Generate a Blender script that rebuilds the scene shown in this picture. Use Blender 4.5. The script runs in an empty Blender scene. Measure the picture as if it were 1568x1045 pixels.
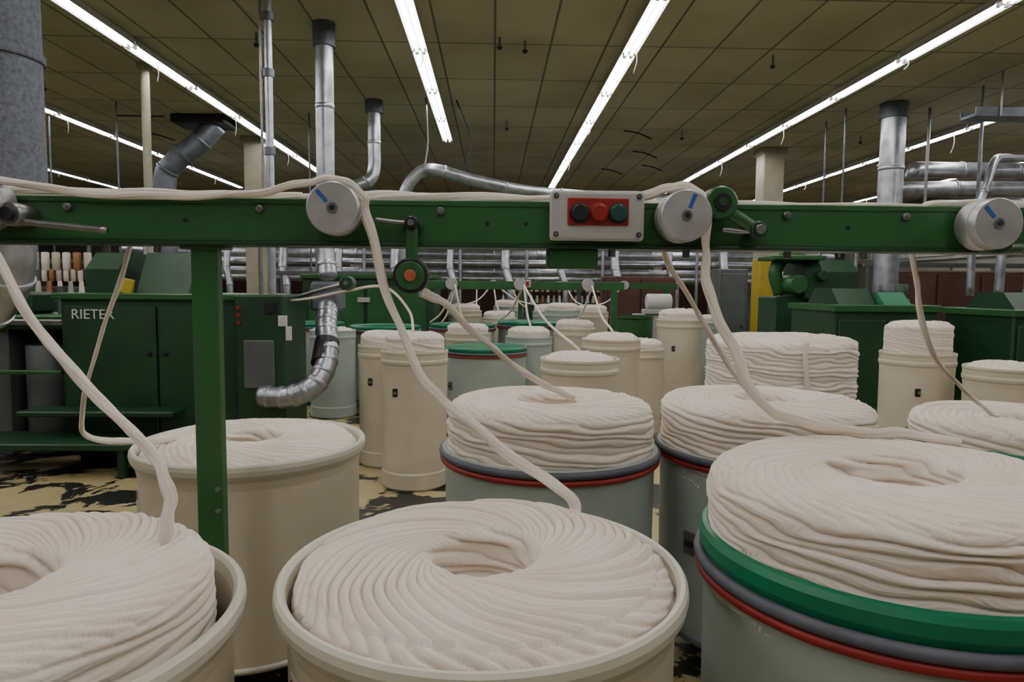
import bpy, bmesh, math, random
import numpy as np
from mathutils import Vector, Matrix
random.seed(7)
SC = bpy.context.scene
COL = SC.collection

# ------------------------------------------------------------------ materials
def new_mat(name):
    m = bpy.data.materials.new(name); m.use_nodes = True
    nt = m.node_tree
    return m, nt, nt.nodes, nt.links, nt.nodes['Principled BSDF']

def M(name, col, rough=0.5, metal=0.0, var=0.12, scale=6.0, bump=0.0, bscale=60.0, spec=0.5, col2=None):
    m, nt, N, L, b = new_mat(name)
    tc = N.new('ShaderNodeTexCoord')
    nz = N.new('ShaderNodeTexNoise'); nz.inputs['Scale'].default_value = scale; nz.inputs['Detail'].default_value = 5
    L.new(tc.outputs['Object'], nz.inputs['Vector'])
    r = N.new('ShaderNodeValToRGB')
    c2 = col2 if col2 else tuple(max(0, c*(1-2*var)) for c in col)
    r.color_ramp.elements[0].position = 0.3; r.color_ramp.elements[1].position = 0.62
    r.color_ramp.elements[0].color = (*c2, 1); r.color_ramp.elements[1].color = (*col, 1)
    L.new(nz.outputs['Fac'], r.inputs['Fac']); L.new(r.outputs['Color'], b.inputs['Base Color'])
    b.inputs['Roughness'].default_value = rough; b.inputs['Metallic'].default_value = metal
    b.inputs['Specular IOR Level'].default_value = spec
    if bump > 0:
        n2 = N.new('ShaderNodeTexNoise'); n2.inputs['Scale'].default_value = bscale; n2.inputs['Detail'].default_value = 4
        L.new(tc.outputs['Object'], n2.inputs['Vector'])
        bp = N.new('ShaderNodeBump'); bp.inputs['Strength'].default_value = bump; bp.inputs['Distance'].default_value = 0.01
        L.new(n2.outputs['Fac'], bp.inputs['Height']); L.new(bp.outputs['Normal'], b.inputs['Normal'])
    return m

# cotton : fibre bump that follows the laid strand (attribute "fib" = across / along the strand)
COTTON, nt, N, L, b = new_mat('cotton_sliver_fibre')
at = N.new('ShaderNodeAttribute'); at.attribute_name = 'fib'
mpn = N.new('ShaderNodeMapping'); mpn.inputs['Scale'].default_value = (9, .55, 1)
L.new(at.outputs['Vector'], mpn.inputs['Vector'])
fn = N.new('ShaderNodeTexNoise'); fn.inputs['Scale'].default_value = 1.0; fn.inputs['Detail'].default_value = 6; fn.inputs['Roughness'].default_value = .7; fn.inputs['Distortion'].default_value = .5
L.new(mpn.outputs['Vector'], fn.inputs['Vector'])
tc = N.new('ShaderNodeTexCoord'); n2 = N.new('ShaderNodeTexNoise'); n2.inputs['Scale'].default_value = 5; n2.inputs['Detail'].default_value = 4
L.new(tc.outputs['Object'], n2.inputs['Vector'])
r = N.new('ShaderNodeValToRGB'); r.color_ramp.elements[0].position = .35; r.color_ramp.elements[1].position = .65
r.color_ramp.elements[0].color = (.77, .675, .585, 1); r.color_ramp.elements[1].color = (.81, .735, .66, 1)
L.new(n2.outputs['Fac'], r.inputs['Fac']); L.new(r.outputs['Color'], b.inputs['Base Color'])
bp = N.new('ShaderNodeBump'); bp.inputs['Strength'].default_value = .45; bp.inputs['Distance'].default_value = .004
L.new(fn.outputs['Fac'], bp.inputs['Height']); L.new(bp.outputs['Normal'], b.inputs['Normal'])
b.inputs['Roughness'].default_value = .95; b.inputs['Specular IOR Level'].default_value = .1

CANW = M('cream_plastic', (0.58, 0.52, 0.405), 0.42, 0, 0.07, 2.5, 0.03, 20)
CANRIM = M('cream_plastic_rim', (0.60, 0.57, 0.475), 0.4, 0, 0.05, 3)
CANG = M('grey_translucent_plastic', (0.37, 0.43, 0.395), 0.35, 0, 0.08, 2.0)
RUBG = M('grey_rubber', (0.10, 0.105, 0.13), 0.6, 0, 0.15, 9)
REDR = M('red_rubber', (0.28, 0.014, 0.014), 0.45, 0, 0.1, 9)
GREENP = M('green_plastic', (0.0, 0.18, 0.08), 0.35, 0, 0.08, 4)
GREEN = M('green_machine_paint', (0.022, 0.105, 0.028), 0.38, 0, 0.14, 3, 0.04, 30)
GREEND = M('dark_green_machine_paint', (0.011, 0.056, 0.021), 0.42, 0, 0.16, 3)
GREENL = M('light_green_paint', (0.05, 0.21, 0.12), 0.35, 0, 0.1, 3)
ALU = M('turned_aluminium', (0.50, 0.49, 0.50), 0.42, 0.75, 0.1, 12, 0.05, 200)
GALV = M('galvanised_duct', (0.50, 0.53, 0.58), 0.34, 0.85, 0.2, 7, 0.06, 25)
GALVD = M('dull_galvanised', (0.17, 0.19, 0.22), 0.5, 0.7, 0.2, 7)
SPECK = M('speckled_grey_duct_lining', (0.17, 0.19, 0.225), 0.75, 0.15, 0.22, 40, 0.5, 90)
STEEL = M('steel', (0.3, 0.3, 0.3), 0.35, 0.9, 0.15, 20)
BLACK = M('black_plastic', (0.012, 0.012, 0.014), 0.45, 0, 0.2, 20)
REDB = M('red_plastic', (0.27, 0.010, 0.010), 0.4, 0, 0.08, 15)
GREENB = M('dark_green_button', (0.008, 0.06, 0.045), 0.4, 0, 0.08, 15)
ORANGE = M('orange_cap', (0.45, 0.11, 0.05), 0.5, 0, 0.1, 15)
BLUE = M('blue_mark', (0.02, 0.09, 0.35), 0.5, 0, 0.1, 15)
GREYP = M('grey_enamel', (0.40, 0.40, 0.38), 0.42, 0, 0.07, 5)
GREYD = M('dark_grey_enamel', (0.10, 0.115, 0.11), 0.45, 0, 0.1, 5)
WHITEP = M('white_enamel', (0.62, 0.62, 0.6), 0.4, 0, 0.06, 5)
BEIGE = M('beige_column_paint', (0.36, 0.33, 0.25), 0.6, 0, 0.1, 3)
YELLOW = M('yellow_paint', (0.48, 0.36, 0.03), 0.5, 0, 0.1, 4)
WALLM = M('wall_plaster', (0.26, 0.25, 0.22), 0.8, 0, 0.12, 1.2, 0.1, 20)
BROWN = M('brown_panel', (0.10, 0.04, 0.028), 0.6, 0, 0.15, 2)
WOOD = M('orange_wood', (0.35, 0.16, 0.06), 0.5, 0, 0.15, 9)

def emis(name, col, s):
    m, nt, N, L, b = new_mat(name)
    b.inputs['Base Color'].default_value = (0.9, 0.9, 0.9, 1)
    b.inputs['Emission Color'].default_value = (*col, 1); b.inputs['Emission Strength'].default_value = s
    return m
TUBE = emis('fluorescent_tube_glow', (1.0, 0.97, 0.95), 33)

# ceiling tiles
CEIL, nt, N, L, b = new_mat('ceiling_tile_grid')
tc = N.new('ShaderNodeTexCoord')
br = N.new('ShaderNodeTexBrick'); br.offset = 0; br.squash = 1
br.inputs['Scale'].default_value = 1; br.inputs['Brick Width'].default_value = 0.62; br.inputs['Row Height'].default_value = 1.3
br.inputs['Mortar Size'].default_value = 0.013; br.inputs['Mortar Smooth'].default_value = 0.15
br.inputs['Color1'].default_value = (0.54, 0.51, 0.375, 1); br.inputs['Color2'].default_value = (0.46, 0.435, 0.32, 1)
br.inputs['Mortar'].default_value = (0.17, 0.16, 0.12, 1)
L.new(tc.outputs['Object'], br.inputs['Vector'])
nz = N.new('ShaderNodeTexNoise'); nz.inputs['Scale'].default_value = 0.7; nz.inputs['Detail'].default_value = 6
L.new(tc.outputs['Object'], nz.inputs['Vector'])
rp = N.new('ShaderNodeValToRGB'); rp.color_ramp.elements[0].position = .3; rp.color_ramp.elements[0].color = (.78, .76, .72, 1)
rp.color_ramp.elements[1].position = .6; rp.color_ramp.elements[1].color = (1, 1, 1, 1)
L.new(nz.outputs['Fac'], rp.inputs['Fac'])
mx = N.new('ShaderNodeMix'); mx.data_type = 'RGBA'; mx.blend_type = 'MULTIPLY'; mx.inputs[0].default_value = 1
L.new(br.outputs['Color'], mx.inputs[6]); L.new(rp.outputs['Color'], mx.inputs[7]); L.new(mx.outputs[2], b.inputs['Base Color'])
b.inputs['Roughness'].default_value = 0.85
bp = N.new('ShaderNodeBump'); bp.inputs['Strength'].default_value = .6; bp.inputs['Distance'].default_value = .02; bp.invert = True
L.new(br.outputs['Fac'], bp.inputs['Height']); L.new(bp.outputs['Normal'], b.inputs['Normal'])

# floor : worn cream paint with black patches
FLOOR, nt, N, L, b = new_mat('worn_painted_floor')
tc = N.new('ShaderNodeTexCoord')
n1 = N.new('ShaderNodeTexNoise'); n1.inputs['Scale'].default_value = 2.3; n1.inputs['Detail'].default_value = 8; n1.inputs['Roughness'].default_value = .62
n1.inputs['Distortion'].default_value = .4
L.new(tc.outputs['Object'], n1.inputs['Vector'])
r1 = N.new('ShaderNodeValToRGB'); r1.color_ramp.elements[0].position = .50; r1.color_ramp.elements[0].color = (0, 0, 0, 1)
r1.color_ramp.elements[1].position = .515; r1.color_ramp.elements[1].color = (1, 1, 1, 1)
L.new(n1.outputs['Fac'], r1.inputs['Fac'])
n2 = N.new('ShaderNodeTexNoise'); n2.inputs['Scale'].default_value = 5; n2.inputs['Detail'].default_value = 4
L.new(tc.outputs['Object'], n2.inputs['Vector'])
r2 = N.new('ShaderNodeValToRGB'); r2.color_ramp.elements[0].color = (.36, .29, .14, 1); r2.color_ramp.elements[1].color = (.55, .46, .25, 1)
L.new(n2.outputs['Fac'], r2.inputs['Fac'])
mx = N.new('ShaderNodeMix'); mx.data_type = 'RGBA'
L.new(r1.outputs['Color'], mx.inputs[0]); L.new(r2.outputs['Color'], mx.inputs[6]); mx.inputs[7].default_value = (.018, .018, .017, 1)
L.new(mx.outputs[2], b.inputs['Base Color']); b.inputs['Roughness'].default_value = .35

# ------------------------------------------------------------------ builder
def catmull(pts, n):
    P = [Vector(p) for p in pts]
    if len(P) < 3: return [P[0].lerp(P[-1], i/n) for i in range(n+1)]
    P = [P[0]*2-P[1]] + P + [P[-1]*2-P[-2]]
    out = []
    for i in range(1, len(P)-2):
        for k in range(n):
            t = k/n
            out.append(0.5*((2*P[i])+(-P[i-1]+P[i+1])*t+(2*P[i-1]-5*P[i]+4*P[i+1]-P[i+2])*t*t+(-P[i-1]+3*P[i]-3*P[i+1]+P[i+2])*t**3))
    out.append(P[-2].copy())
    return out

class B:
    def __init__(s, name): s.name = name; s.v = []; s.f = []; s.mi = []; s.sm = []; s.mats = []; s.at = {}
    def m(s, mat):
        if mat not in s.mats: s.mats.append(mat)
        return s.mats.index(mat)
    def add(s, vs, fs, mat, smooth=False):
        o = len(s.v); s.v += [tuple(v) for v in vs]; i = s.m(mat)
        for f in fs: s.f.append(tuple(o+k for k in f)); s.mi.append(i); s.sm.append(smooth)
        return s
    def box(s, x0, x1, y0, y1, z0, z1, mat, bev=0.006, rot=None, seg=1):
        bm = bmesh.new(); bmesh.ops.create_cube(bm, size=1)
        bmesh.ops.scale(bm, vec=(abs(x1-x0), abs(y1-y0), abs(z1-z0)), verts=bm.verts)
        if bev > 0:
            bmesh.ops.bevel(bm, geom=bm.edges[:], offset=min(bev, .45*min(abs(x1-x0), abs(y1-y0), abs(z1-z0))), segments=seg, affect='EDGES', profile=.5)
        c = Vector(((x0+x1)/2, (y0+y1)/2, (z0+z1)/2))
        if rot: bmesh.ops.rotate(bm, matrix=rot, verts=bm.verts, cent=(0, 0, 0))
        bm.verts.index_update()
        s.add([v.co+c for v in bm.verts], [[v.index for v in f.verts] for f in bm.faces], mat)
        bm.free(); return s
    def plate(s, cx, cy, R, ang, z0, z1, w, mat, t=.006):   # small plate fixed tangentially on a can wall
        x = cx+R*math.cos(ang); y = cy+R*math.sin(ang)
        return s.box(x-t, x+t, y-w/2, y+w/2, z0, z1, mat, .002, rot=Matrix.Rotation(ang, 3, 'Z'))
    def prism(s, poly, x0, x1, mat):  # poly in (y,z), extruded along x
        n = len(poly)
        vs = [(x0, y, z) for y, z in poly]+[(x1, y, z) for y, z in poly]
        fs = [list(range(n))[::-1], list(range(n, 2*n))]+[[i, (i+1) % n, n+(i+1) % n, n+i] for i in range(n)]
        return s.add(vs, fs, mat)
    def cyl(s, p0, p1, r0, mat, r1=None, seg=24, bev=0.0):
        p0 = Vector(p0); p1 = Vector(p1); r1 = r0 if r1 is None else r1
        d = (p1-p0); ln = d.length; d.normalize()
        a = d.orthogonal().normalized(); c = d.cross(a)
        if bev > 0: st = [(0, r0-bev), (bev, r0), (ln-bev, r1), (ln, r1-bev)]
        else: st = [(0, r0), (ln, r1)]
        vs = []
        for t, r in st:
            for i in range(seg):
                an = 2*math.pi*i/seg; vs.append(p0+d*t+(a*math.cos(an)+c*math.sin(an))*r)
        fs = []
        for k in range(len(st)-1):
            for i in range(seg): fs.append([k*seg+i, k*seg+(i+1) % seg, (k+1)*seg+(i+1) % seg, (k+1)*seg+i])
        s.add(vs, fs, mat, True)
        e = [vs[i] for i in range(seg)]; s.add(e, [list(range(seg))[::-1]], mat)
        e = vs[-seg:]; s.add(e, [list(range(seg))], mat)
        return s
    def lathe(s, cx, cy, prof, mat, seg=64, smooth=True, z0=0):
        for k in range(len(prof)-1):
            a = prof[k]; c = prof[k+1]; m = c[2] if len(c) > 2 else mat
            vs = []; 
            for r, z in ((a[0], a[1]), (c[0], c[1])):
                for i in range(seg):
                    an = 2*math.pi*i/seg; vs.append((cx+r*math.cos(an), cy+r*math.sin(an), z+z0))
            s.add(vs, [[i, (i+1) % seg, seg+(i+1) % seg, seg+i] for i in range(seg)], m, smooth)
        return s
    def torus(s, cx, cy, cz, R, r, mat, seg=96, n=12, sz=1.0):
        vs = []; fs = []
        for i in range(seg):
            A = 2*math.pi*i/seg
            for j in range(n):
                q = 2*math.pi*j/n; rr = R+r*math.cos(q)
                vs.append((cx+rr*math.cos(A), cy+rr*math.sin(A), cz+r*sz*math.sin(q)))
        for i in range(seg):
            for j in range(n):
                fs.append([i*n+j, ((i+1) % seg)*n+j, ((i+1) % seg)*n+(j+1) % n, i*n+(j+1) % n])
        return s.add(vs, fs, mat, True)
    def tube(s, pts, r, mat, seg=12, n=8, flat=1.0, ridge=0.0, rfun=None, spline=True, wob=0, twist=.13):
        P = catmull(pts, n) if spline else [Vector(p) for p in pts]
        if wob:
            ph = random.random()*9
            P = [p+Vector((math.sin(i*.37+ph), math.cos(i*.29+ph*2), math.sin(i*.41+ph)))*wob for i, p in enumerate(P)]
        vs = []; fs = []; a = None; L = len(P); acc = 0; o = len(s.v)
        for i, p in enumerate(P):
            if i: acc += (p-P[i-1]).length
            d = (P[min(i+1, L-1)]-P[max(i-1, 0)]).normalized()
            if a is None:
                a = d.orthogonal().normalized() if abs(d.y) > .9 else (Vector((0, 1, 0))-d*d.y).normalized()
            else: a = (a-d*a.dot(d)).normalized()
            c = d.cross(a); rr = r*(rfun(i/(L-1)) if rfun else 1)
            for j in range(seg):
                q = 2*math.pi*j/seg; k = 1+ridge*math.cos(3*q+acc*twist*90)+ridge*.7*math.cos(7*q+acc*twist*140)
                vs.append(p+a*math.cos(q)*rr*k*flat+c*math.sin(q)*rr*k)
                s.at[o+i*seg+j] = (abs(q-math.pi)*.9+acc*6, acc/.035, 0)
        for i in range(L-1):
            for j in range(seg): fs.append([i*seg+j, i*seg+(j+1) % seg, (i+1)*seg+(j+1) % seg, (i+1)*seg+j])
        fs.append(list(range(seg))[::-1]); fs.append([(L-1)*seg+j for j in range(seg)])
        return s.add(vs, fs, mat, True)
    def duct(s, pts, r, mat, every=1.2, seg=28, n=8):
        s.tube(pts, r, mat, seg=seg, n=n)
        P = catmull(pts, 24); acc = 0
        for i in range(1, len(P)):
            acc += (P[i]-P[i-1]).length
            if acc > every:
                acc = 0; d = (P[i]-P[i-1]).normalized()
                s.cyl(P[i]-d*.025, P[i]+d*.025, r*1.07, mat, seg=seg, bev=.004)
        return s
    def build(s, parent=None):
        me = bpy.data.meshes.new(s.name); me.from_pydata(s.v, [], s.f)
        for m in s.mats: me.materials.append(m)
        me.polygons.foreach_set('material_index', s.mi); me.polygons.foreach_set('use_smooth', s.sm)
        if COTTON in s.mats and s.at:
            A = np.zeros((len(s.v), 3), dtype=np.float32)
            for k, v in s.at.items(): A[k] = v
            me.attributes.new('fib', 'FLOAT_VECTOR', 'POINT').data.foreach_set('vector', A.ravel())
        bm = bmesh.new(); bm.from_mesh(me)
        bmesh.ops.recalc_face_normals(bm, faces=bm.faces); bm.to_mesh(me); bm.free()
        ob = bpy.data.objects.new(s.name, me); COL.objects.link(ob)
        if parent: ob.parent = parent
        return ob

def text(name, body, loc, size, mat, parent=None, rot=(math.pi/2, 0, 0)):
    cu = bpy.data.curves.new(name, 'FONT'); cu.body = body; cu.size = size; cu.extrude = .002; cu.align_x = 'CENTER'; cu.align_y = 'CENTER'
    cu.materials.append(mat); o = bpy.data.objects.new(name, cu); o.location = loc; o.rotation_euler = rot; COL.objects.link(o)
    if parent: o.parent = parent
    return o

# ------------------------------------------------------------------ cotton coils
def snoise(x, y, rng, f, n=7):
    o = np.zeros_like(x)
    for _ in range(n):
        a = rng.uniform(0, 2*np.pi); k = f*rng.uniform(.5, 1.5); o += np.sin(k*(np.cos(a)*x+np.sin(a)*y)+rng.uniform(0, 6.28))
    return o/math.sqrt(n)

def cotton(parent, cx, cy, R, rh, zb, zt, seed=1, nth=900, N=40, p=.027, drop=0.02, slump=.006, q=1.0, depth=.2, amp=1.0, samp=1.0):
    rng = np.random.default_rng(seed)
    rc = .032 if R > .35 else .03; rc2 = .018
    pr = []
    ns = max(8, int((zt-zb)/.0032*q)); ze = zt-drop-rc
    for i in range(ns): pr.append((R, zb+(ze-zb)*i/ns, 1, 0, 1, 0, 0))
    nc = max(5, int(16*q))
    for i in range(nc):
        a = math.pi/2*i/nc; w = max(0, 1-2.2*i/nc)
        pr.append((R-rc+rc*math.cos(a), ze+rc*math.sin(a), math.cos(a), math.sin(a), w, 1-w, 0))
    ntp = max(24, int((R-rh)/.0022*q))
    for i in range(ntp+1):
        t = i/ntp; rho = (R-rc)+(rh+rc2-(R-rc))*t; u = (rho-rh)/(R-rh)
        z = zt-drop*u**3-slump*(1-u)**4
        pr.append((rho, z, 0, 1, 0, 1, 0))
    zi = pr[-1][1]; nc2 = max(4, int(9*q))
    for i in range(1, nc2+1):
        a = math.pi/2*i/nc2
        pr.append((rh+rc2-rc2*math.sin(a), zi-rc2+rc2*math.cos(a), -math.sin(a), math.cos(a), 0, 1-i/nc2, i/nc2))
    nh = max(8, int(depth/.004*q)); zz = pr[-1][1]
    for i in range(1, nh+1): pr.append((rh*(1-.05*i/nh), zz-depth*i/nh, -1, 0, 0, 0, 1))
    for i in range(1, 5): pr.append((rh*.95*(1-i/4.02), zz-depth, 0, 1, 0, 0, .3))
    A = np.array(pr); r, z, nr, nz, ws, wt, wh = [A[:, i][:, None] for i in range(7)]
    th = (np.arange(nth)*2*np.pi/nth)[None, :]
    X = r*np.cos(th); Y = r*np.sin(th)
    lo = snoise(X, Y, rng, 7); mid = snoise(X, Y+z*3, rng, 24); hi = snoise(X+z, Y-z, rng, 80)
    def rope(fr, e=.5): return np.abs(np.sin(np.pi*fr))**e
    # top
    Re = R+.022; re = max(rh-.03, .01); c = (Re-re)/2; rl = (Re+re)/2
    cost = np.clip((r*r-c*c-rl*rl)/(2*c*rl), -1, 1); t = np.arccos(cost)
    al = np.arctan2(rl*np.sin(t), c+rl*np.cos(t))
    dal = np.abs(np.gradient(al[:, 0], r[:, 0]+np.arange(len(r))*1e-9))[:, None]; dal = np.nan_to_num(dal, nan=0, posinf=0)
    dens = N/(2*np.pi)*np.sqrt(1/np.maximum(r, .02)**2+np.minimum(dal, 40)**2)
    P = N*(th+al)/(2*np.pi)+.22*mid+1.1*lo*wt*(r > rh)
    idx = np.floor(P).astype(int) % N; fr = P-np.floor(P)
    tab = rng.uniform(-1, 1, N)
    a0 = np.minimum(.015, .55/dens)*amp
    dt = a0*rope(fr, .5)+a0*.45*fr+tab[idx]*a0*.4*rope(fr, .4)+.0006*np.sin(2*np.pi*(4*P+mid))*rope(fr)+.0035*lo+.0006*hi
    # side
    Mx = 8; tb = rng.uniform(-1, 1, Mx)
    Ps = z/p+Mx*th/(2*np.pi)+.30*mid+.40*lo
    i2 = np.floor(Ps).astype(int) % Mx; f2 = Ps-np.floor(Ps)
    ds = (.0135*rope(f2, .5)+.006*tb[i2]*rope(f2, .3))*samp+.005*lo+.0008*np.sin(2*np.pi*(4*Ps+mid))+.0006*hi
    # hole : loops crossing diagonally
    Ph = z/.034-7*th/(2*np.pi)+.35*mid; tb3 = rng.uniform(-1, 1, 7)
    i3 = np.floor(Ph).astype(int) % 7; f3 = Ph-np.floor(Ph)
    dh = .015*rope(f3, .5)+.007*tb3[i3]*rope(f3, .3)+.002*mid
    d = ws*ds+wt*dt+wh*dh
    rr = r+nr*d; zc = z+nz*d
    tilt = .006*np.cos(th+seed)
    V = np.stack([cx+rr*np.cos(th), cy+rr*np.sin(th), zc+tilt*(r/R)+0*th], -1).reshape(-1, 3).astype(np.float32)
    top = wt > .5; hol = wh > .5
    fu = np.where(top, P, np.where(hol, Ph+500, Ps+200)); fv = np.where(top, t*rl/.035+0*th, th*r/.035)
    fib = np.stack([fu+0*th, fv+idx*3.7*top, 0*fu], -1).reshape(-1, 3).astype(np.float32)
    n_p = len(pr)
    i = np.arange(n_p-1)[:, None]; j = np.arange(nth)[None, :]; j2 = (j+1) % nth
    F = np.stack([i*nth+j, i*nth+j2, (i+1)*nth+j2, (i+1)*nth+j], -1).reshape(-1, 4).astype(np.int32)
    me = bpy.data.meshes.new('coiled_cotton'); me.vertices.add(len(V)); me.vertices.foreach_set('co', V.ravel())
    me.loops.add(F.size); me.loops.foreach_set('vertex_index', F.ravel())
    me.polygons.add(len(F)); me.polygons.foreach_set('loop_start', np.arange(0, F.size, 4, dtype=np.int32))
    me.polygons.foreach_set('use_smooth', np.ones(len(F), dtype=bool))
    me.materials.append(COTTON); me.update(calc_edges=True); me.validate()
    me.attributes.new('fib', 'FLOAT_VECTOR', 'POINT').data.foreach_set('vector', fib.ravel())
    o = bpy.data.objects.new('coiled_cotton', me); COL.objects.link(o); o.parent = parent
    return o

# ------------------------------------------------------------------ cans
def castors(b, cx, cy, r):
    for k in range(4):
        a = math.pi/4+k*math.pi/2; x = cx+r*math.cos(a); y = cy+r*math.sin(a)
        b.cyl((x-.018, y, .04), (x+.018, y, .04), .04, BLACK, seg=16, bev=.004)
        b.box(x-.028, x+.028, y-.02, y+.02, .06, .13, STEEL, .003)

def big_can(cx, cy, kind, zr=1.01, seed=1, zt=None, Rc=.44, rh=.12, q=1.0, nth=900, lip=.052, zb=None, lid=False, **kw):
    b = B('sliver_can'); R = .5
    castors(b, cx, cy, .33)
    if kind == 'white':
        b.lathe(cx, cy, [(0.001, .13), (.44, .13), (.462, .15), (.466, .3), (.47, zr-.11), (.478, zr-.075), (.487, zr-.06), (.497, zr-.045, CANRIM), (.501, zr-.025, CANRIM),
            (.498, zr-.008, CANRIM), (.491, zr, CANRIM), (.481, zr-.001, CANRIM), (.473, zr-.012, CANRIM), (.469, zr-.04, CANRIM), (.464, zr-.12), (.455, .2), (.001, .19)], CANW, 128)
        b.torus(cx, cy, .16, .462, .012, CANRIM)
        b.plate(cx, cy, .469, math.radians(212), zr-.26, zr-.15, .075, WHITEP, .003); b.plate(cx, cy, .471, math.radians(212), zr-.20, zr-.165, .06, REDB, .003)
    else:
        m = GREENP if kind == 'ring' else CANG
        l = lip if kind == 'ring' else .006
        b.lathe(cx, cy, [(0.001, .13), (.44, .13), (.462, .15), (.466, .3), (.472, zr-.07), (.474, zr, CANG), (.476, zr+.002, m), (.484, zr+.3*l, m), (.486, zr+.75*l, m),
            (.478, zr+.97*l, m), (.466, zr+l+.002, m), (.459, zr+.85*l, m), (.455, zr-.1), (.452, .2), (.001, .19)], CANG, 128)
        b.torus(cx, cy, zr-.012, .486, .0145, RUBG, 128, 12, 1.1)
        b.torus(cx, cy, zr-.042, .484, .012, REDR, 128, 12, 1.1)
        b.torus(cx, cy, .16, .462, .012, RUBG)
        b.plate(cx, cy, .470, math.radians(212), zr-.44, zr-.34, .09, STEEL, .008); b.plate(cx, cy, .482, math.radians(212), zr-.40, zr-.38, .06, BLACK, .006)
    if lid: b.lathe(cx, cy, [(.001, zr+l*.6), (.3, zr+l*.6), (.46, zr+l*.7)], GREENP, 64)
    o = b.build()
    if zt: cotton(o, cx, cy, Rc, rh, (zb or zr-.14), zt, seed=seed, q=q, nth=nth, **kw)
    return o

def small_can(cx, cy, H=1.15, r=.3, zt=None, seed=1, mat=None, lid=None):
    b = B('narrow_sliver_can'); mat = mat or CANW
    b.lathe(cx, cy, [(.001, .0), (r*.93, .0), (r*.99, .02), (r*.99, .14), (r*.965, .155), (r*.955, .3), (r*.965, H-.16), (r*.975, H-.12), (r*1.0, H-.105), (r*1.005, H-.085), (r*.985, H-.07), (r*.985, H-.03), (r, H-.02), (r*.995, H-.004), (r*.97, H), (r*.94, H-.005), (r*.93, H-.05), (r*.92, .2), (.001, .19)], mat, 64)
    an = -math.pi/2-.5
    x = cx+r*.97*math.cos(an); y = cy+r*.97*math.sin(an)
    b.box(x-.022, x+.022, y-.012, y+.012, H*.68, H*.68+.07, BLACK, .005); b.cyl((x, y-.012, H*.68+.035), (x, y-.025, H*.68+.035), .014, STEEL, seg=12)
    if lid:
        b.torus(cx, cy, H-.01, r*.99, .022, lid, 64, 10); b.lathe(cx, cy, [(.001, H), (r*.9, H), (r, H-.01)], lid, 48)
    o = b.build()
    if zt: cotton(o, cx, cy, r*.86, .055, H-.1, zt, seed=seed, nth=260, N=24, q=.35, drop=.03, depth=.06, samp=.6)
    return o

big_can(-.02, 1.665, 'white', 1.01, 11, zt=1.045, Rc=.453, rh=.145, nth=1700, N=42, drop=.038, q=1.25, amp=1.1, depth=.14)        # front centre
big_can(-1.045, 1.40, 'white', 1.01, 12, zt=1.105, Rc=.425, rh=.135, nth=1400, N=46, drop=.02, slump=.01, amp=.9)
big_can(1.057, 1.745, 'ring', .985, 13, zt=1.238, Rc=.45, rh=.16, nth=1700, N=50, drop=.018, lip=.072, q=1.15, amp=.65, depth=.12)
big_can(.26, 3.07, 'ringn', .985, 14, zt=1.205, Rc=.45, rh=.155, nth=1000, N=50, q=.8, amp=.75, depth=.1)
big_can(1.27, 3.12, 'ringn', .985, 15, zt=1.205, Rc=.46, rh=.145, nth=1000, N=50, q=.8, amp=.75, depth=.1)
big_can(2.47, 3.05, 'ring', .98, 16, zt=1.125, Rc=.46, rh=.13, nth=900, q=.7)
big_can(-1.09, 3.10, 'white', 1.005, 17, zt=1.025, Rc=.448, rh=.13, nth=1000, N=46, q=.8, drop=.035, amp=.9)
big_can(1.89, 4.43, 'ringn', .95, 18, zt=1.385, Rc=.455, rh=.14, nth=800, q=.6, drop=.01)
big_can(-.085, 8.0, 'ring', .97, 19, lid=True)
big_can(-1.5, 9.55, 'ring', 1.12, 30, lid=True); big_can(-.45, 10.1, 'ring', 1.12, 31, lid=True); big_can(.55, 10.4, 'ring', 1.15, 32, lid=True); big_can(-2.7, 10.2, 'ring', 1.12, 33, lid=True)
small_can(-.67, 5.85, 1.17, .287, 1.31, 21)
small_can(-1.0, 6.6, 1.15, .3, 1.26, 22)
small_can(.66, 5.15, 1.18, .3, 1.2, 23)
small_can(1.2, 6.9, 1.2, .3, 1.24, 24)
small_can(2.53, 9.2, 1.3, .31, 1.42, 25)
small_can(3.84, 6.05, 1.16, .31, 1.42, 26)
small_can(4.19, 5.42, 1.1, .31, 1.12, 27)
small_can(-2.1, 9.0, 1.14, .3, 1.16, 28, CANG)
for i, (x, y, H) in enumerate([(-.33, 8.95, 1.12), (.45, 8.6, 1.1), (1.15, 9.6, 1.15), (1.0, 12.2, 1.3), (.1, 11.6, 1.2), (3.3, 10.6, 1.2), (1.75, 12.1, 1.3), (1.15, 11.3, 1.35), (1.75, 8.1, 1.0), (.3, 13.4, 1.35), (-.5, 12.2, 1.3)]):
    small_can(x, y, H, .3, H+.1, 40+i, CANG if i % 2 else None)

# ------------------------------------------------------------------ creel frame (foreground)
b = B('creel_frame')
zb_, zt_ = 1.833, 1.966
b.box(-2.6, 2.6, 2.15, 2.25, zb_, zt_, GREEN, .006)
b.box(-2.6, 2.6, 2.142, 2.26, zb_-.008, zb_+.004, GREEND, .002)
b.box(-2.6, 2.6, 2.146, 2.255, zt_-.014, zt_+.003, GREEN, .002)
for px in (-.905, -2.55, 2.55):
    b.box(px-.041, px+.041, 2.17, 2.215, 0.012, zb_, GREEN, .005)
    b.box(px-.1, px+.1, 2.1, 2.3, 0, .014, GREEN, .003)
    b.box(px-.07, px+.07, 2.16, 2.23, zb_-.02, zb_-.006, GREEN, .003)
    for z in (1.05, .98): b.cyl((px+.028, 2.16, z), (px+.028, 2.172, z), .008, STEEL, seg=10)
b.box(.17, .33, 2.16, 2.24, zb_-.07, zb_-.005, GREEN, .006)
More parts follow.
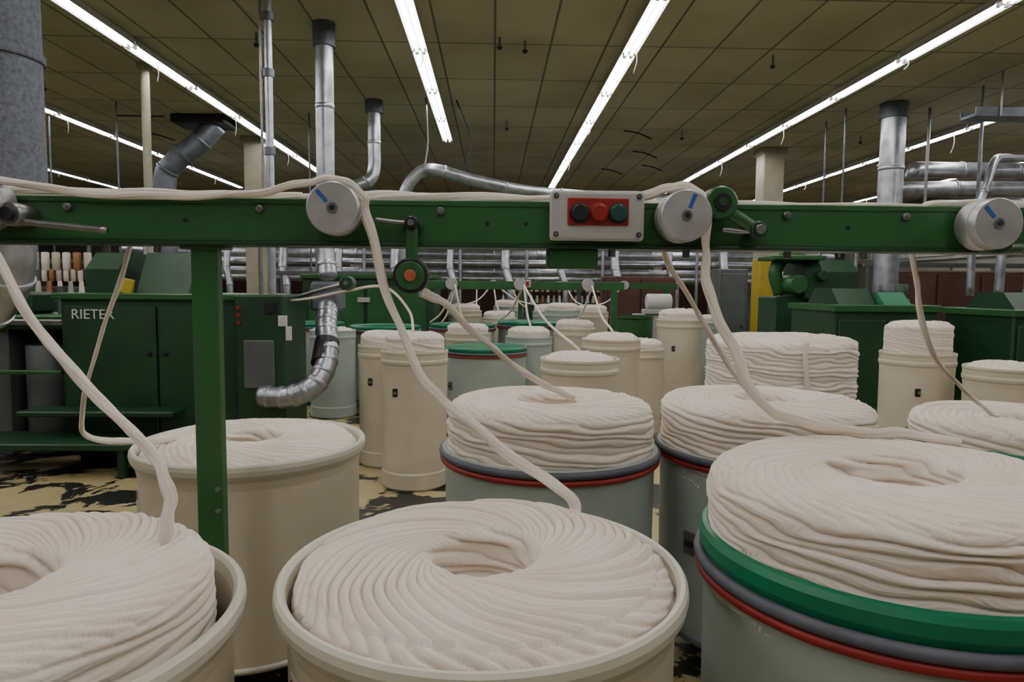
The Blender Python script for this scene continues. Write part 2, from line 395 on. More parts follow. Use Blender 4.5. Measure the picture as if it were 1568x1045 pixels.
for x in (-.72, -.165, .92, -1.3, 1.3): b.cyl((x, 2.135, zt_-.03), (x, 2.151, zt_-.03), .012, STEEL, seg=12, bev=.002); b.cyl((x, 2.13, zt_-.03), (x, 2.14, zt_-.03), .006, STEEL, seg=8)
for x in (-1.22, -1.06, .38, .62, .95, 1.2): b.cyl((x, 2.2, zb_-.03), (x, 2.2, zb_-.006), .012, STEEL, seg=10)
for x in (-.95, .1, 1.12, -.02, .83): b.cyl((x, 2.1475, 1.90), (x, 2.1505, 1.90), .006, BLACK, seg=10)
creel = b.build()

def roller(x, z, part):
    b = B('guide_roller_%d' % part); y0 = 2.03
    b.cyl((x, y0, z), (x, 2.125, z), .077, ALU, seg=64, bev=.004)
    b.cyl((x, y0+.03, z), (x, y0+.034, z), .0785, GREYP, seg=64)
    b.cyl((x, 2.12, z), (x, 2.155, z), .05, BLACK, seg=32)
    b.cyl((x, y0-.004, z), (x, y0+.002, z), .016, STEEL, seg=24); b.cyl((x, y0-.006, z), (x, y0, z), .008, BLACK, seg=12)
    a = 2.3 if part != 2 else 1.2
    R_ = Matrix.Rotation(-(a-math.pi/2), 3, 'Y')
    cxm = x+.045*math.cos(a); czm = z+.045*math.sin(a)
    b.box(cxm-.006, cxm+.006, y0-.0015, y0+.002, czm-.022, czm+.022, BLUE, 0, rot=R_)
    b.build(creel)
roller(-.472, 1.93, 1); roller(.572, 1.92, 2); roller(1.517, 1.907, 3); roller(-1.51, 1.935, 4)
b = B('tension_arm_1')    # hanging idler under roller 1
b.cyl((-.25, 2.13, 1.885), (-.25, 2.16, 1.885), .03, GREEND, seg=24, bev=.003)
b.cyl((-.25, 2.09, 1.895), (-.25, 2.13, 1.895), .021, BLACK, seg=20, bev=.004); b.cyl((-.25, 2.08, 1.895), (-.25, 2.092, 1.895), .01, STEEL, seg=12)
b.tube([(-.36, 2.11, 1.905), (-.3, 2.11, 1.898), (-.25, 2.11, 1.895)], .007, STEEL, 10)
b.box(-.268, -.232, 2.10, 2.12, 1.74, 1.90, GREEN, .006)
b.cyl((-.25, 2.07, 1.735), (-.25, 2.12, 1.735), .054, BLACK, seg=40, bev=.006); b.cyl((-.25, 2.062, 1.735), (-.25, 2.075, 1.735), .043, GREEN, seg=40, bev=.003)
b.cyl((-.25, 2.056, 1.735), (-.25, 2.066, 1.735), .018, ORANGE, seg=24, bev=.003)
b.build(creel)
b = B('tension_arm_2')
b.cyl((.69, 2.07, 1.965), (.69, 2.155, 1.965), .05, GREEN, seg=40, bev=.006); b.cyl((.69, 2.062, 1.965), (.69, 2.075, 1.965), .026, BLACK, seg=24); b.cyl((.69, 2.058, 1.965), (.69, 2.066, 1.965), .014, GREEND, seg=20)
b.tube([(.69, 2.09, 1.95), (.74, 2.09, 1.925), (.80, 2.10, 1.89)], .02, GREEN, 12, flat=.7)
b.cyl((.81, 2.08, 1.885), (.81, 2.155, 1.885), .026, GREEND, seg=24, bev=.004); b.cyl((.81, 2.065, 1.885), (.81, 2.085, 1.885), .015, STEEL, seg=16, bev=.002)
b.tube([(.70, 2.10, 1.885), (.76, 2.10, 1.88), (.81, 2.1, 1.885)], .008, STEEL, 10)
b.build(creel)
b = B('tension_arm_3')
b.cyl((-1.42, 2.06, 1.905), (-1.42, 2.155, 1.905), .036, STEEL, seg=28, bev=.005); b.cyl((-1.42, 2.045, 1.905), (-1.42, 2.065, 1.905), .02, BLACK, seg=16)
b.tube([(-1.42, 2.08, 1.885), (-1.3, 2.09, 1.875), (-1.16, 2.1, 1.862)], .01, STEEL, 12)
b.cyl((1.56, 2.06, 1.85), (1.56, 2.155, 1.85), .03, GREEND, seg=28, bev=.005)
b.tube([(1.51, 2.1, 1.85), (1.56, 2.1, 1.835), (1.66, 2.12, 1.84)], .016, GREEN, 12)
b.build(creel)

b = B('push_button_station')
b.box(.172, .462, 2.10, 2.142, 1.848, 2.0, GREYP, .012, seg=3)
b.box(.224, .412, 2.094, 2.102, 1.893, 1.976, REDB, .004)
for x, m in ((.262, BLACK), (.319, REDB), (.378, GREENB)):
    b.cyl((x, 2.086, 1.93), (x, 2.096, 1.93), .031, BLACK if m is not REDB else REDB, seg=32, bev=.002)
    b.cyl((x, 2.074, 1.93), (x, 2.088, 1.93), .026, m, seg=32, bev=.004)
for x in (.19, .444):
    for z in (1.866, 1.982): b.cyl((x, 2.095, z), (x, 2.101, z), .008, BLACK, seg=16); b.cyl((x, 2.093, z), (x, 2.099, z), .005, STEEL, seg=12)
b.build()

# ------------------------------------------------------------------ sliver strands
def strand(pts, r=.016, flat=.6, n=16, rf=None):
    b = B('cotton_sliver_strand'); b.tube(pts, r*.94, COTTON, seg=32, n=n, flat=flat, ridge=.10, rfun=rf, wob=.0022, twist=.22)
    return b.build()
tp = lambda t: 1+.12*math.sin(9*t+1)+.09*math.sin(23*t)+.06*math.sin(57*t)+.04*math.sin(131*t)
ramp = lambda t: (.70+.40*t)*(1+.08*math.sin(17*t)+.06*math.sin(49*t)+.04*math.sin(121*t))
strand([(-1.9, 2.12, 1.985), (-1.5, 2.09, 2.008), (-1.25, 2.115, 1.975), (-.95, 2.13, 1.970), (-.72, 2.12, 1.982), (-.56, 2.08, 2.008), (-.47, 2.075, 2.018), (-.395, 2.085, 1.975), (-.382, 2.1, 1.90), (-.311, 2.1, 1.642),
    (-.208, 2.05, 1.426), (-.108, 2.02, 1.332), (.086, 1.97, 1.186), (.216, 1.92, 1.11), (.24, 1.9, 1.06), (.235, 1.87, 1.025)], .0155, rf=ramp)
strand([(-2.0, 2.09, 1.975), (-1.60, 2.07, 2.005), (-1.52, 2.06, 1.90), (-1.47, 2.05, 1.82), (-1.30, 1.95, 1.609), (-1.053, 1.8, 1.425), (-.84, 1.65, 1.315), (-.757, 1.58, 1.24), (-.742, 1.55, 1.17), (-.75, 1.53, 1.105)], .0165, rf=ramp)
strand([(-1.18, 2.2, 1.975), (-1.17, 2.29, 1.95), (-1.195, 2.29, 1.809), (-1.316, 2.35, 1.568), (-1.455, 2.46, 1.318), (-1.545, 2.6, 1.13), (-1.47, 2.78, 1.065), (-1.36, 2.95, 1.035)], .0135, rf=tp)
strand([(-.23, 2.14, 1.685), (-.16, 2.2, 1.65), (-.034, 2.4, 1.516), (.146, 2.75, 1.346), (.30, 2.96, 1.245), (.37, 3.04, 1.21)], .013, rf=tp)
strand([(-.43, 2.19, 1.982), (-.2, 2.19, 1.983), (.15, 2.2, 1.981), (.4, 2.19, 1.985), (.5, 2.13, 2.0), (.56, 2.085, 2.01), (.63, 2.075, 1.98), (.652, 2.09, 1.90), (.655, 2.11, 1.80), (.67, 2.1, 1.682), (.74, 2.08, 1.523), (.82, 2.07, 1.365), (.95, 2.09, 1.295),
    (1.12, 2.08, 1.262), (1.28, 2.06, 1.258), (1.40, 1.97, 1.25)], .0155, rf=tp)
strand([(.46, 2.2, 1.982), (.54, 2.28, 1.97), (.571, 2.29, 1.82), (.70, 2.4, 1.66), (.92, 2.68, 1.43), (1.12, 2.93, 1.26), (1.25, 3.04, 1.215)], .0125, rf=tp)
strand([(1.9, 2.2, 1.982), (1.6, 2.18, 1.982), (1.43, 2.2, 1.982), (1.41, 2.285, 1.95), (1.425, 2.29, 1.796), (1.475, 2.32, 1.637), (1.65, 2.5, 1.463), (1.99, 2.8, 1.285), (2.25, 3.0, 1.16), (2.33, 3.03, 1.13)], .0135, rf=tp)
strand([(-2.0, 2.21, 1.98), (-1.4, 2.2, 1.98), (-1.0, 2.18, 1.98), (-.7, 2.2, 1.98), (-.3, 2.23, 1.98), (.3, 2.23, 1.98)], .0125)
strand([(-1.7, 2.165, 1.998), (-1.45, 2.165, 1.988), (-1.1, 2.165, 1.984), (-.85, 2.17, 1.982), (-.6, 2.19, 1.98)], .0125)
strand([(.45, 2.23, 1.98), (1.0, 2.22, 1.978), (1.5, 2.235, 1.978), (2.3, 2.22, 1.978)], .010)
strand([(1.86, 3.99, 1.40), (1.84, 3.955, 1.365), (1.845, 3.95, 1.22), (1.87, 3.955, 1.08)], .018, flat=.4)

# ------------------------------------------------------------------ room
def slab(name, x0, x1, y0, y1, z0, z1, mat):
    return B(name).box(x0, x1, y0, y1, z0, z1, mat, 0).build()
X0, X1, Y0, Y1, ZC = -17, 12.5, -5, 27, 4.4
slab('floor', X0, X1, Y0, Y1, -.1, 0, FLOOR)
slab('ceiling', X0, X1, Y0, Y1, ZC, ZC+.1, CEIL)
slab('wall_back', X0, X1, Y1, Y1+.2, 0, ZC, WALLM)
slab('wall_left', X0-.2, X0, Y0, Y1, 0, ZC, WALLM)
slab('wall_right', X1, X1+.2, Y0, Y1, 0, ZC, WALLM)
slab('wall_front', X0, X1, Y0-.2, Y0, 0, ZC, WALLM)
slab('trim_back', X0, X1, Y1-.06, Y1, 0, 1.9, BROWN)

def light_row(x, y0, y1, z=ZC):
    b = B('fluorescent_light_row'); n = int((y1-y0)/1.55)
    for i in range(n):
        a = y0+i*1.55; e = a+1.52
        b.box(x-.05, x+.05, a, e, z-.06, z, WHITEP, .004)
        b.add([(x-.085, a, z-.095), (x-.045, a, z-.05), (x-.045, e, z-.05), (x-.085, e, z-.095)], [[0, 1, 2, 3]], WHITEP)
        b.add([(x+.085, a, z-.095), (x+.045, a, z-.05), (x+.045, e, z-.05), (x+.085, e, z-.095)], [[3, 2, 1, 0]], WHITEP)
        for dx in (-.035, .035):
            b.cyl((x+dx, a+.03, z-.085), (x+dx, e-.03, z-.085), .0135, TUBE, seg=6)
            for yy in (a+.015, e-.015): b.box(x+dx-.018, x+dx+.018, yy-.014, yy+.014, z-.11, z-.05, WHITEP, .003)
    for k in range(int((y1-y0)/3)):   # lint threads hanging from the fittings
        yy = y0+1.5+k*3.1+random.uniform(-.6, .6); l = random.uniform(.08, .3)
        b.tube([(x+.03, yy, z-.1), (x+.05, yy+.02, z-.1-l*.5), (x+.02, yy+.05, z-.1-l)], .006, COTTON, 6, n=4)
    return b.build()
light_row(-4.0, -3, 19.5); light_row(-.83, -3, 12.6); light_row(1.49, -3, 19.5); light_row(4.62, -3, 19.5)
light_row(-6.75, -3, 19.5); light_row(-10.2, -1, 19.5); light_row(7.6, -3, 21); light_row(10.6, 3, 21)

# ------------------------------------------------------------------ ducts, columns, pipes
def column(cx, cy, w=.38, yellow=False):
    b = B('structural_column')
    b.box(cx-w/2, cx+w/2, cy-w/2, cy+w/2, 0, ZC, BEIGE, .02)
    b.box(cx-w/2-.04, cx+w/2+.04, cy-w/2-.04, cy+w/2+.04, ZC-.12, ZC, BEIGE, .01)
    if yellow: b.box(cx-w/2-.006, cx+w/2+.006, cy-w/2-.006, cy+w/2+.006, 0, 2.3, YELLOW, .01)
    else: b.box(cx-w/2-.004, cx+w/2+.004, cy-w/2-.004, cy+w/2+.004, 0, 1.4, YELLOW, .01)
    return b.build()
column(-4.35, 12.9); c2 = column(5.3, 13.2, .4, True); column(-12, 13); column(5.3, 22); column(-4.35, 22)
text('bay_sign', '12', (5.3, 12.985, 1.25), .22, BLACK, c2)

b = B('spiral_ventilation_duct')
b.duct([(-3.0, 4.3, ZC), (-3.0, 4.3, 3.2), (-3.0, 4.3, 2.2)], .24, SPECK, 1.3, seg=48)
b.duct([(-3.0, 4.3, 2.25), (-3.0, 4.3, 1.95), (-3.08, 4.35, 1.7), (-3.35, 4.45, 1.5), (-3.8, 4.6, 1.4), (-4.6, 4.8, 1.35)], .17, GALV, .25, seg=40)
b.build()
b = B('suction_duct')
b.duct([(-1.76, 7.3, ZC), (-1.76, 7.3, 3.3), (-1.76, 7.3, 2.4), (-1.76, 7.28, 2.0), (-1.72, 7.2, 1.8)], .092, GALV, .8)
b.cyl((-1.76, 7.3, ZC), (-1.76, 7.3, ZC-.24), .115, GALVD, seg=28)
b.box(-1.85, -1.55, 6.95, 7.25, 1.45, 1.75, GALVD, .03)
b.duct([(-1.68, 7.0, 1.5), (-1.64, 6.75, 1.3), (-1.58, 6.55, 1.1), (-1.58, 6.4, .92), (-1.68, 6.3, .76), (-1.9, 6.3, .68), (-2.15, 6.32, .68)], .10, GALV, .12)
b.cyl((-1.60, 6.62, 1.17), (-1.6, 6.45, .97), .115, BLACK, seg=24)
b.build()
b = B('electrical_conduit'); b.cyl((-2.06, 6.45, 1.62), (-2.06, 6.45, ZC), .035, GALV, seg=16)
for z in (2.2, 2.9, 3.6, 4.1): b.cyl((-2.06, 6.45, z), (-2.06, 6.45, z+.07), .05, GALVD, seg=16)
b.cyl((-2.13, 6.45, 2.6), (-2.13, 6.45, ZC), .012, STEEL, seg=8); b.build()
b = B('exhaust_duct'); b.duct([(-1.75, 10.2, ZC), (-1.75, 10.2, 3.8), (-1.75, 10.2, 3.45), (-1.82, 10.15, 3.25), (-2.1, 10.1, 3.1), (-2.5, 10.1, 2.7), (-2.5, 10.1, 1.9)], .09, GALV, .6)
b.cyl((-1.75, 10.2, ZC), (-1.75, 10.2, ZC-.18), .13, GALVD, seg=24); b.build()
b = B('inclined_duct'); b.box(-5.1, -4.25, 11.1, 11.7, ZC-.14, ZC, BLACK, .02)
b.duct([(-4.5, 11.4, 4.3), (-4.75, 11.35, 4.0), (-5.15, 11.3, 3.65), (-5.3, 11.3, 3.3), (-5.3, 11.3, 2.0)], .17, GALVD, .35); b.build()
b = B('hanging_pole'); b.cyl((-4.28, 8.7, 2.0), (-4.28, 8.7, ZC), .05, BEIGE, seg=16); b.cyl((-4.28, 8.7, ZC-.06), (-4.28, 8.7, ZC), .09, BEIGE, seg=16)
b.box(-4.5, -4.1, 8.6, 8.8, 1.9, 2.05, GREEND, .01); b.build()
b = B('transfer_duct')
b.duct([(-1.28, 10.0, 2.0), (-1.28, 10.0, 2.9), (-1.24, 10, 3.15), (-1.05, 10, 3.36), (-.8, 10, 3.38), (-.2, 10.2, 3.26), (.8, 10.6, 3.16), (3.2, 11, 3.1)], .085, GALV, .9); 
b.tube([(-1.0, 10, 3.4), (-.95, 10, 3.8), (-.98, 10, ZC)], .012, STEEL, 8); b.tube([(-.45, 10.1, 3.3), (-.35, 10.1, 3.8), (-.55, 10.1, ZC)], .012, BLACK, 8)
b.duct([(-2.6, 10.8, 2.95), (-1, 10.8, 2.98), (1.6, 11, 2.95)], .07, GALV, .9); b.build()
b = B('exhaust_duct'); b.duct([(5.75, 9.9, ZC), (5.75, 9.9, 3), (5.75, 9.9, 1.55)], .165, GALV, .9, seg=36)
b.cyl((5.75, 9.9, ZC), (5.75, 9.9, ZC-.22), .19, GALVD, seg=32); b.box(5.5, 6.0, 9.65, 10.15, 1.3, 1.6, GALVD, .03); b.cyl((5.75, 9.9, 0), (5.75, 9.9, 1.35), .05, STEEL)
b.build()
b = B('horizontal_ventilation_duct')
b.duct([(5.9, 10.4, 3.25), (8, 10.4, 3.28), (12.4, 10.4, 3.3)], .12, GALV, 1.1)
b.duct([(6.2, 9.6, 2.9), (8, 9.7, 2.95), (12.4, 9.7, 3.0)], .09, GALV, 1.3)
b.duct([(6.7, 10.9, 3.62), (7.2, 10.9, 3.64), (12.4, 10.9, 3.64)], .13, GALV, .9)
b.duct([(6.0, 11.4, 3.05), (8, 11.4, 3.05), (12.4, 11.4, 3.05)], .08, GALV, .9)
b.duct([(6.6, 9.3, 1.65), (6.6, 9.3, 2.6), (6.75, 9.3, 3.2), (6.9, 9.4, 3.5), (7.2, 9.6, 3.6), (8, 9.7, 3.6), (12.4, 9.7, 3.62)], .05, GALV, .7)
b.duct([(7.0, 9.3, 1.65), (7.0, 9.3, 2.3), (7.0, 9.4, 2.6), (7.3, 9.6, 2.75), (12.4, 9.9, 2.75)], .06, GALV, .6)
for x in (7.6, 8.3): b.duct([(x, 9.6, 2.9), (x, 9.5, 2.4), (x-.1, 9.4, 2.0), (x-.1, 9.4, 1.0)], .06, GALV, .4)
for x in (6.4, 7.2, 9.0, 10.6): b.cyl((x, 10.1, 2.4), (x, 10.1, ZC), .022, STEEL, seg=10)
b.build()
b = B('ceiling_cable_tray'); b.box(5.9, 12.4, 8.4, 8.7, 3.86, 3.9, GALVD, .004); b.box(5.9, 12.4, 8.4, 8.42, 3.86, 3.97, GALVD, .002); b.box(5.9, 12.4, 8.68, 8.7, 3.86, 3.97, GALVD, .002)
for x in (6.2, 7.4, 8.6, 10): b.cyl((x, 8.39, 3.86), (x, 8.39, ZC), .012, STEEL, seg=8)
b.build()
b = B('sprinkler_pipework')
for (x, y, ln) in [(.33, 7.7, .1), (.2, 11.3, .12), (3.2, 8.0, .12), (3.2, 11.8, .12), (-2.55, 7.6, .12), (.05, 7.6, .1), (-2.0, 12, .1), (-6, 9.5, .1), (7.6-1.2, 12, .1)]:
    b.cyl((x, y, ZC), (x, y, ZC-ln), .014, STEEL, seg=8); b.cyl((x, y, ZC-ln), (x, y, ZC-ln-.03), .035, BLACK, r1=.02, seg=12)
b.build()
b = B('hanging_rod_set')
for (x, y, z) in [(-5.6, 10.5, 1.8), (-2.9, 11, 1.9), (-2.75, 11, 1.9), (5.3, 11, 1.8), (5.2, 10.2, 2.2), (6.4, 9.0, 2.0), (-6.9, 11, 2.2)]:
    b.cyl((x, y, z), (x, y, ZC), .014, GALVD, seg=8)
b.cyl((-5.6, 10.5, 4.2), (-4.9, 10.5, 4.2), .012, BLACK, seg=8)
for (x, y) in [(2.7, 13.5), (2.2, 11.8), (3.2, 15), (2.4, 15.5), (-6.2, 12.5)]:
    b.tube([(x, y, ZC-.01), (x+.25, y, ZC-.05), (x+.5, y+.1, ZC-.12)], .012, BLACK, 6, n=5)
b.build()

# bank of horizontal pipes in the distance
b = B('overhead_pipe_bank')
for z, y, r in ((2.62, 14.6, .06), (2.42, 15.0, .1), (2.22, 14.6, .05), (2.04, 15.2, .09), (2.8, 15.7, .12), (1.9, 14.8, .045), (2.3, 15.6, .07), (3.0, 15.4, .08)):
    b.duct([(-8, y, z), (0, y, z), (7.5, y, z)], r, GALV, .95)
for x in (-7.5, -5, -3, -1, .4, 2, 4, 6, 7.4):
    b.box(x-.05, x+.05, 15.9, 16.0, 0, 3.2, GALVD, .004); b.cyl((x+.3, 14.4, 1.0), (x+.3, 14.4, 2.7), .035, GALV, seg=10)
b.box(-8, 7.5, 15.9, 16.0, 3.1, 3.2, GALVD, .005)
for k in range(10): 
    x = -5.5+k*1.15; b.duct([(x, 14.4, 2.5), (x, 14.3, 2.1), (x+.1, 14.2, 1.7), (x+.1, 14.2, 1.0)], .07+.02*(k % 2), GALV, .4)
b.build()

# ------------------------------------------------------------------ machines
b = B('drawing_frame_machine')
b.box(-4.05, -2.36, 6.5, 7.7, .12, 1.58, GREEND, .02)
b.box(-4.0, -3.16, 6.47, 6.51, .3, 1.5, GREEND, .008); b.box(-3.14, -2.4, 6.47, 6.51, .3, 1.5, GREEND, .008)
b.box(-3.95, -2.45, 6.55, 7.6, 0, .13, BLACK, .01)
for x in (-3.22, -3.07): b.cyl((x, 6.44, 1.06), (x, 6.475, 1.06), .022, BLACK, seg=16, bev=.004)
b.box(-4.1, -2.32, 6.45, 7.75, 1.56, 1.62, GREEN, .01)
b.box(-6.6, -4.02, 6.7, 7.5, 1.26, 1.4, GREEN, .015); b.box(-6.6, -4.02, 6.64, 6.7, 1.3, 1.36, STEEL, .01)
b.box(-6.5, -6.2, 6.8, 7.4, 0, 1.28, GREEND, .01); b.box(-5.0, -4.75, 6.8, 7.4, 0, 1.28, GREYD, .01); b.box(-6.6, -4.1, 7.45, 7.5, 0, 1.28, GREEND, .01)
for x in (-5.6, -5.45, -5.3): b.box(x-.02, x+.02, 6.75, 6.8, .5, 1.0, GREYP, .005)
b.cyl((-4.45, 6.95, .02), (-4.45, 6.95, 1.1), .2, GREYD, seg=40, bev=.01)
b.box(-6.6, -3.1, 5.95, 6.5, .25, .31, GREEND, .01); b.box(-6.4, -6.34, 6.0, 6.06, 0, .26, GREEND, .004); b.box(-3.3, -3.24, 6.0, 6.06, 0, .26, GREEND, .004)
b.box(-4.3, -2.9, 6.2, 6.5, .5, .55, GREEND, .01); b.box(-6.6, -4.1, 6.55, 6.62, .84, .88, GREEN, .006)
b.prism([(6.8, 1.6), (7.5, 1.6), (7.5, 2.02), (7.0, 2.02), (6.8, 1.85)], -3.98, -3.66, GREEND)
b.prism([(6.7, 1.6), (7.3, 1.6), (7.3, 2.02), (6.95, 2.02)], -3.45, -2.95, GREEND)
b.box(-3.6, -3.46, 6.66, 6.7, 1.62, 1.76, YELLOW, .004, rot=Matrix.Rotation(.2, 3, 'Y'))
for x in (-5.9, -5.3, -4.7): 
    b.box(x-.12, x+.12, 6.9, 7.3, 1.4, 1.62, GREEND, .03); b.cyl((x-.1, 6.85, 1.55), (x+.1, 6.85, 1.55), .05, STEEL, seg=20)
    b.cyl((x+.3, 7.1, 1.4), (x+.3, 7.1, 1.68), .04, GREYD, seg=14)
b.box(-2.38, -1.93, 6.35, 7.1, .3, 1.62, GREEND, .02); b.box(-2.3, -2.02, 6.325, 6.36, .75, 1.2, GREYD, .01); b.box(-2.3, -2.0, 6.4, 7, 0, .3, BLACK, .01)
b.box(-1.98, -1.9, 6.335, 6.36, 1.33, 1.43, WHITEP, .003); b.box(-1.91, -1.86, 6.33, 6.36, 1.2, 1.33, WHITEP, .003)
b.box(-2.1, -2.0, 6.33, 6.36, 1.45, 1.55, BLACK, .003)
b.cyl((-2.25, 6.7, 1.6), (-2.25, 6.7, 2.15), .02, STEEL, seg=10); b.cyl((-2.25, 6.7, 2.1), (-2.25, 6.7, 2.2), .03, REDB, seg=12)
for z in (1.36, 1.43, 1.5): b.cyl((-2.34, 6.33, z), (-2.34, 6.36, z), .018, REDB, seg=12)
m1 = b.build()
text('name_plate', 'RIETER', (-3.73, 6.462, 1.42), .13, WHITEP, m1)

b = B('rear_green_machine')
b.box(-3.1, -.95, 11.2, 12.4, 0, 1.85, GREEND, .02); b.box(-3.0, -2.1, 11.16, 11.2, .3, 1.7, GREEN, .01); b.box(-2.05, -1.1, 11.16, 11.2, .3, 1.7, GREEN, .01)
b.box(-2.2, -2.0, 11.14, 11.17, 1.45, 1.53, GREYP, .003); b.box(-3.12, -.93, 11.15, 12.42, 1.83, 1.9, GREEN, .01); b.build()

def frame_right(x0, y0, w, top):
    b = B('drawing_frame_machine')
    b.box(x0, x0+w, y0, y0+1.1, .12, top-.12, GREEND, .02); b.box(x0+.05, x0+w-.05, y0+.05, y0+1, 0, .13, BLACK, .01)
    b.box(x0-.03, x0+w+.03, y0-.04, y0+1.15, top-.16, top-.08, GREEN, .01)
    b.box(x0+.04, x0+w/2-.01, y0-.03, y0, .3, top-.25, GREEND, .008); b.box(x0+w/2+.01, x0+w-.04, y0-.03, y0, .3, top-.25, GREEND, .008)
    b.prism([(y0+.1, top-.1), (y0+.9, top-.1), (y0+.7, top+.1), (y0+.3, top+.1)], x0+.1, x0+w*.45, GREEND)
    b.prism([(y0+.0, top-.09), (y0+.4, top-.09), (y0+.4, top+.06), (y0+.2, top+.06)], x0+w*.45+.05, x0+w*.45+.35, GREENL)
    b.box(x0+w-.4, x0+w-.12, y0-.04, y0-.02, top-.42, top-.36, WHITEP, .002); b.box(x0+w-.4, x0+w-.12, y0-.04, y0-.02, top-.33, top-.27, GREYP, .002)
    b.cyl((x0+w*.8, y0+.3, top-.1), (x0+w*.8, y0+.3, top+.03), .04, REDB, seg=14, bev=.01)
    b.cyl((x0+w*.9, y0+.5, top-.1), (x0+w*.9, y0+.5, top+.16), .07, GREEND, seg=20, bev=.02)
    o = b.build(); text('name_plate', 'RIETER', (x0+w-.26, y0-.045, top-.49), .09, WHITEP, o); return o
frame_right(3.75, 7.4, 1.15, 1.63)
frame_right(5.45, 7.0, 1.6, 1.6)
b = B('drive_head'); 
b.box(3.75, 4.6, 9.0, 9.6, 0, 1.62, GREEND, .02); b.prism([(8.9, 1.6), (9.6, 1.6), (9.6, 2.12), (9.1, 2.12), (8.9, 1.95)], 4.1, 4.8, GREEND)
b.tube([(3.9, 9.2, 1.65), (3.82, 9.2, 1.95), (3.95, 9.2, 2.15), (4.2, 9.2, 2.12)], .09, GREEN, 16)
b.cyl((4.0, 8.85, 1.78), (4.0, 9.3, 1.78), .13, GREEN, seg=28, bev=.02); b.cyl((4.3, 8.8, 1.9), (4.3, 9.2, 1.9), .07, GREEND, seg=24, bev=.01)
b.box(3.65, 4.35, 8.85, 9.4, 2.1, 2.16, GREEN, .01); b.build()
b = B('grey_electrical_cabinet'); b.box(3.72, 4.2, 11.2, 11.8, .05, 2.05, GREYD, .015); b.box(3.76, 4.16, 11.18, 11.2, .15, 1.97, GREYD, .006); b.box(3.72, 4.2, 11.25, 11.75, 0, .06, BLACK, 0); b.cyl((4.1, 11.15, 1.1), (4.1, 11.19, 1.1), .02, BLACK, seg=12); b.build()
b = B('green_bin'); b.lathe(2.1, 10.3, [(.001, .0), (.3, .0), (.32, 1.25), (.335, 1.27), (.335, 1.3), (.31, 1.3), (.29, .05), (.001, .05)], GREEN, 40); b.build()

def far_machine(x0, x1, y, h, name='ring_spinning_frame', bob=True):
    b = B(name)
    b.box(x0, x1, y, y+.9, .1, h*.62, GREEND, .015); b.box(x0+.05, x1-.05, y+.05, y+.8, 0, .11, BLACK, 0)
    b.box(x0, x1, y+.3, y+.6, h*.62, h*.7, GREYD, .01)
    n = int((x1-x0)/.16)
    for i in range(n+1):
        x = x0+.08+i*(x1-x0-.16)/n
        if i % 5 == 0: b.box(x-.02, x+.02, y+.4, y+.45, h*.6, h, STEEL, .003)
        if bob or i % 3 == 0: b.cyl((x, y+.2, h*.65), (x, y+.2, h*.65+.2), .042, [COTTON, CANW, WOOD, COTTON, GREYP][i % 5], r1=.028, seg=12)
        if bob: b.cyl((x, y+.38, h*.80), (x, y+.38, h*.80+.27), .055, [CANW, COTTON, CANW, COTTON, WOOD][i % 5], seg=12, bev=.015)
    b.box(x0, x1, y+.38, y+.47, h*.98, h*1.02, GREYD, .006)
    return b.build()
far_machine(-9.2, -5.95, 10.0, 2.38); far_machine(-12, -8.4, 15, 2.2); far_machine(6.9, 11.5, 12.2, 2.2, bob=False); far_machine(0.2, 4, 19, 2.0)
far_machine(-4.1, -1.5, 12.7, 1.95, bob=False)
b = B('brown_storage_cabinet'); b.box(2.2, 3.6, 13.4, 13.9, 0, 1.95, BROWN, .02); b.box(2.25, 2.88, 13.37, 13.4, .1, 1.9, BROWN, .006); b.box(2.92, 3.55, 13.37, 13.4, .1, 1.9, BROWN, .006); b.cyl((2.83, 13.34, 1), (2.83, 13.38, 1), .02, STEEL, seg=10); b.build()
b = B('brown_storage_cabinet'); b.box(6.6, 9.6, 11.2, 11.7, 0, 2.05, BROWN, .02)
for k in range(4): b.box(6.64+k*.74, 6.64+k*.74+.7, 11.17, 11.2, .1, 1.98, BROWN, .006); b.cyl((6.72+k*.74, 11.14, 1), (6.72+k*.74, 11.18, 1), .02, STEEL, seg=10)
b.build()
b = B('white_fan_housing'); b.box(2.3, 2.9, 11.0, 11.3, 0, 1.3, GREYP, .02); b.cyl((2.5, 11.1, 1.5), (2.9, 11.1, 1.5), .13, WHITEP, seg=28, bev=.02)
b.box(2.45, 2.95, 10.95, 11.25, 1.3, 1.38, GREYP, .01); b.build()
b = B('wall_window_band')
b.box(12.42, 12.5, 8, 24, 2.6, 3.5, GREYP, .01)
for k in range(8): b.box(12.38, 12.43, 8.2+k*2, 9.9+k*2, 2.7, 3.4, WHITEP, .01)
b.build()

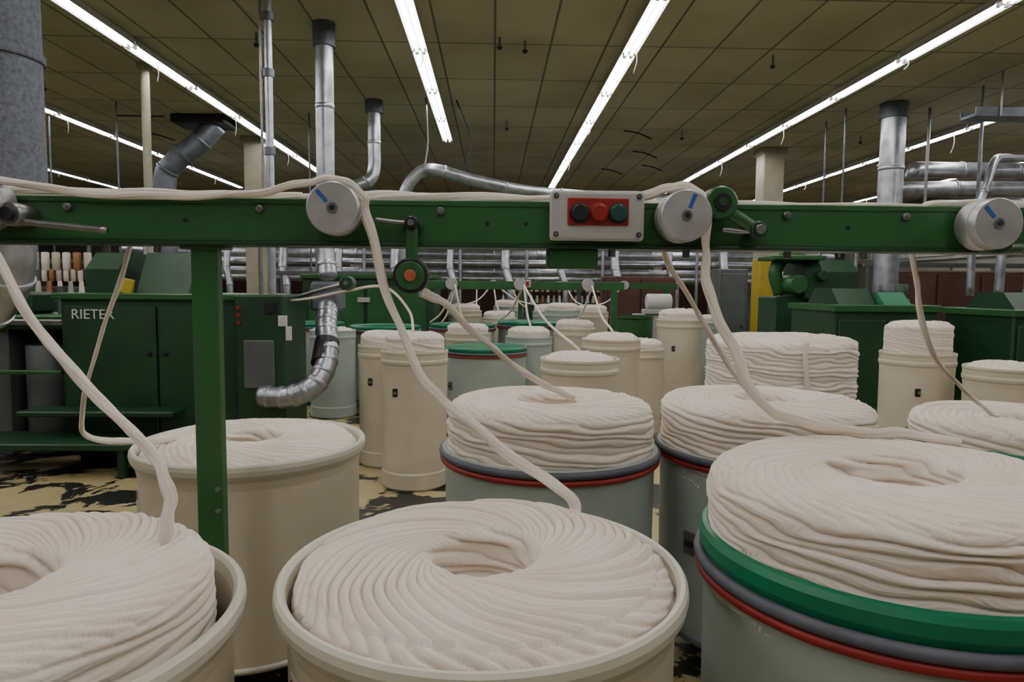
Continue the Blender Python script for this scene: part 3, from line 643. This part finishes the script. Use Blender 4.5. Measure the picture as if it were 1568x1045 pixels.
# distant creel
def far_creel(y, x0, x1, z, posts, rol):
    b = B('creel_frame'); b.box(x0, x1, y, y+.09, z-.05, z+.06, GREEN, .005)
    for p in posts: b.box(p-.04, p+.04, y, y+.08, 0, z-.04, GREEN, .005)
    for r in rol:
        b.cyl((r, y-.1, z+.02), (r, y, z+.02), .08, ALU, seg=24, bev=.004)
    b.box((x0+x1)/2-.1, (x0+x1)/2+.1, y-.04, y, z-.02, z+.08, GREYP, .006)
    b.box((x0+x1)/2-.07, (x0+x1)/2+.07, y-.05, y-.03, z, z+.06, REDB, .003)
    return b.build()
far_creel(9.1, -.95, 1.75, 1.73, (1.62,), (-.55, .35, 1.25))
far_creel(12.55, -.9, 3.4, 1.75, (.5, 3.2), (0, 1.3, 2.4))
b = B('creel_guide_arm'); b.tube([(-1.93, 6.9, 1.60), (-1.5, 6.2, 1.68), (-1.22, 5.95, 1.73)], .02, STEEL, 10); b.cyl((-1.25, 5.85, 1.73), (-1.25, 6.0, 1.73), .06, GREEND, seg=24, bev=.005); b.cyl((-1.25, 5.83, 1.73), (-1.25, 5.86, 1.73), .02, STEEL, seg=12)
b.tube([(-1.95, 6.6, 1.56), (-1.6, 6.2, 1.60), (-1.28, 5.95, 1.66), (-.95, 6.0, 1.70), (-.74, 6.0, 1.5), (-.68, 5.85, 1.32)], .012, COTTON, 10)
b.build()
b = B('cotton_sliver_strand_bundle')
for (a, e) in [((-.5, 9.0, 1.74), (-.72, 9.4, 1.2)), ((-.5, 9.0, 1.74), (-.35, 8.9, 1.2)), ((.4, 9.0, 1.74), (.48, 8.6, 1.2)), ((.4, 9.0, 1.74), (.68, 5.35, 1.22)), ((1.3, 9.0, 1.74), (1.25, 7.1, 1.26)), ((1.3, 9, 1.74), (1.15, 9.6, 1.24)),
        ((.4, 9, 1.74), (.1, 10.6, 1.2)), ((-.5, 9, 1.74), (-.9, 9.8, 1.2)), ((2.4, 12.5, 1.8), (1.8, 12.1, 1.4)), ((1.3, 12.5, 1.8), (1.6, 12.0, 1.4)), ((0, 12.5, 1.8), (.8, 12.1, 1.4)), ((0, 12.5, 1.8), (-.5, 12.2, 1.4)),
        ((0, 12.5, 1.8), (.1, 11.6, 1.3)), ((-.3, 12.5, 1.8), (-.3, 12.1, 1.35)), ((.3, 12.5, 1.8), (.6, 12.3, 1.35))]:
    a = Vector(a); e = Vector(e); mdl = a.lerp(e, .5)+Vector((0, 0, -.1))
    b.tube([a, mdl, e], .013, COTTON, 8, n=6)
b.build()

# ------------------------------------------------------------------ world + camera
w = bpy.data.worlds.new('world'); SC.world = w; w.use_nodes = True
w.node_tree.nodes['Background'].inputs[0].default_value = (.6, .62, .66, 1); w.node_tree.nodes['Background'].inputs[1].default_value = .03

cam = bpy.data.cameras.new('camera'); cam.lens = 24; cam.sensor_width = 36; cam.clip_start = .02
co = bpy.data.objects.new('camera', cam); COL.objects.link(co)
yaw, pitch, roll = math.radians(1.6), math.radians(4.43), math.radians(.5)
Rm = Matrix.Rotation(-yaw, 4, 'Z') @ Matrix.Rotation(math.pi/2-pitch, 4, 'X') @ Matrix.Rotation(roll, 4, 'Z')
co.matrix_world = Matrix.Translation((0, 0, 1.7)) @ Rm
SC.camera = co
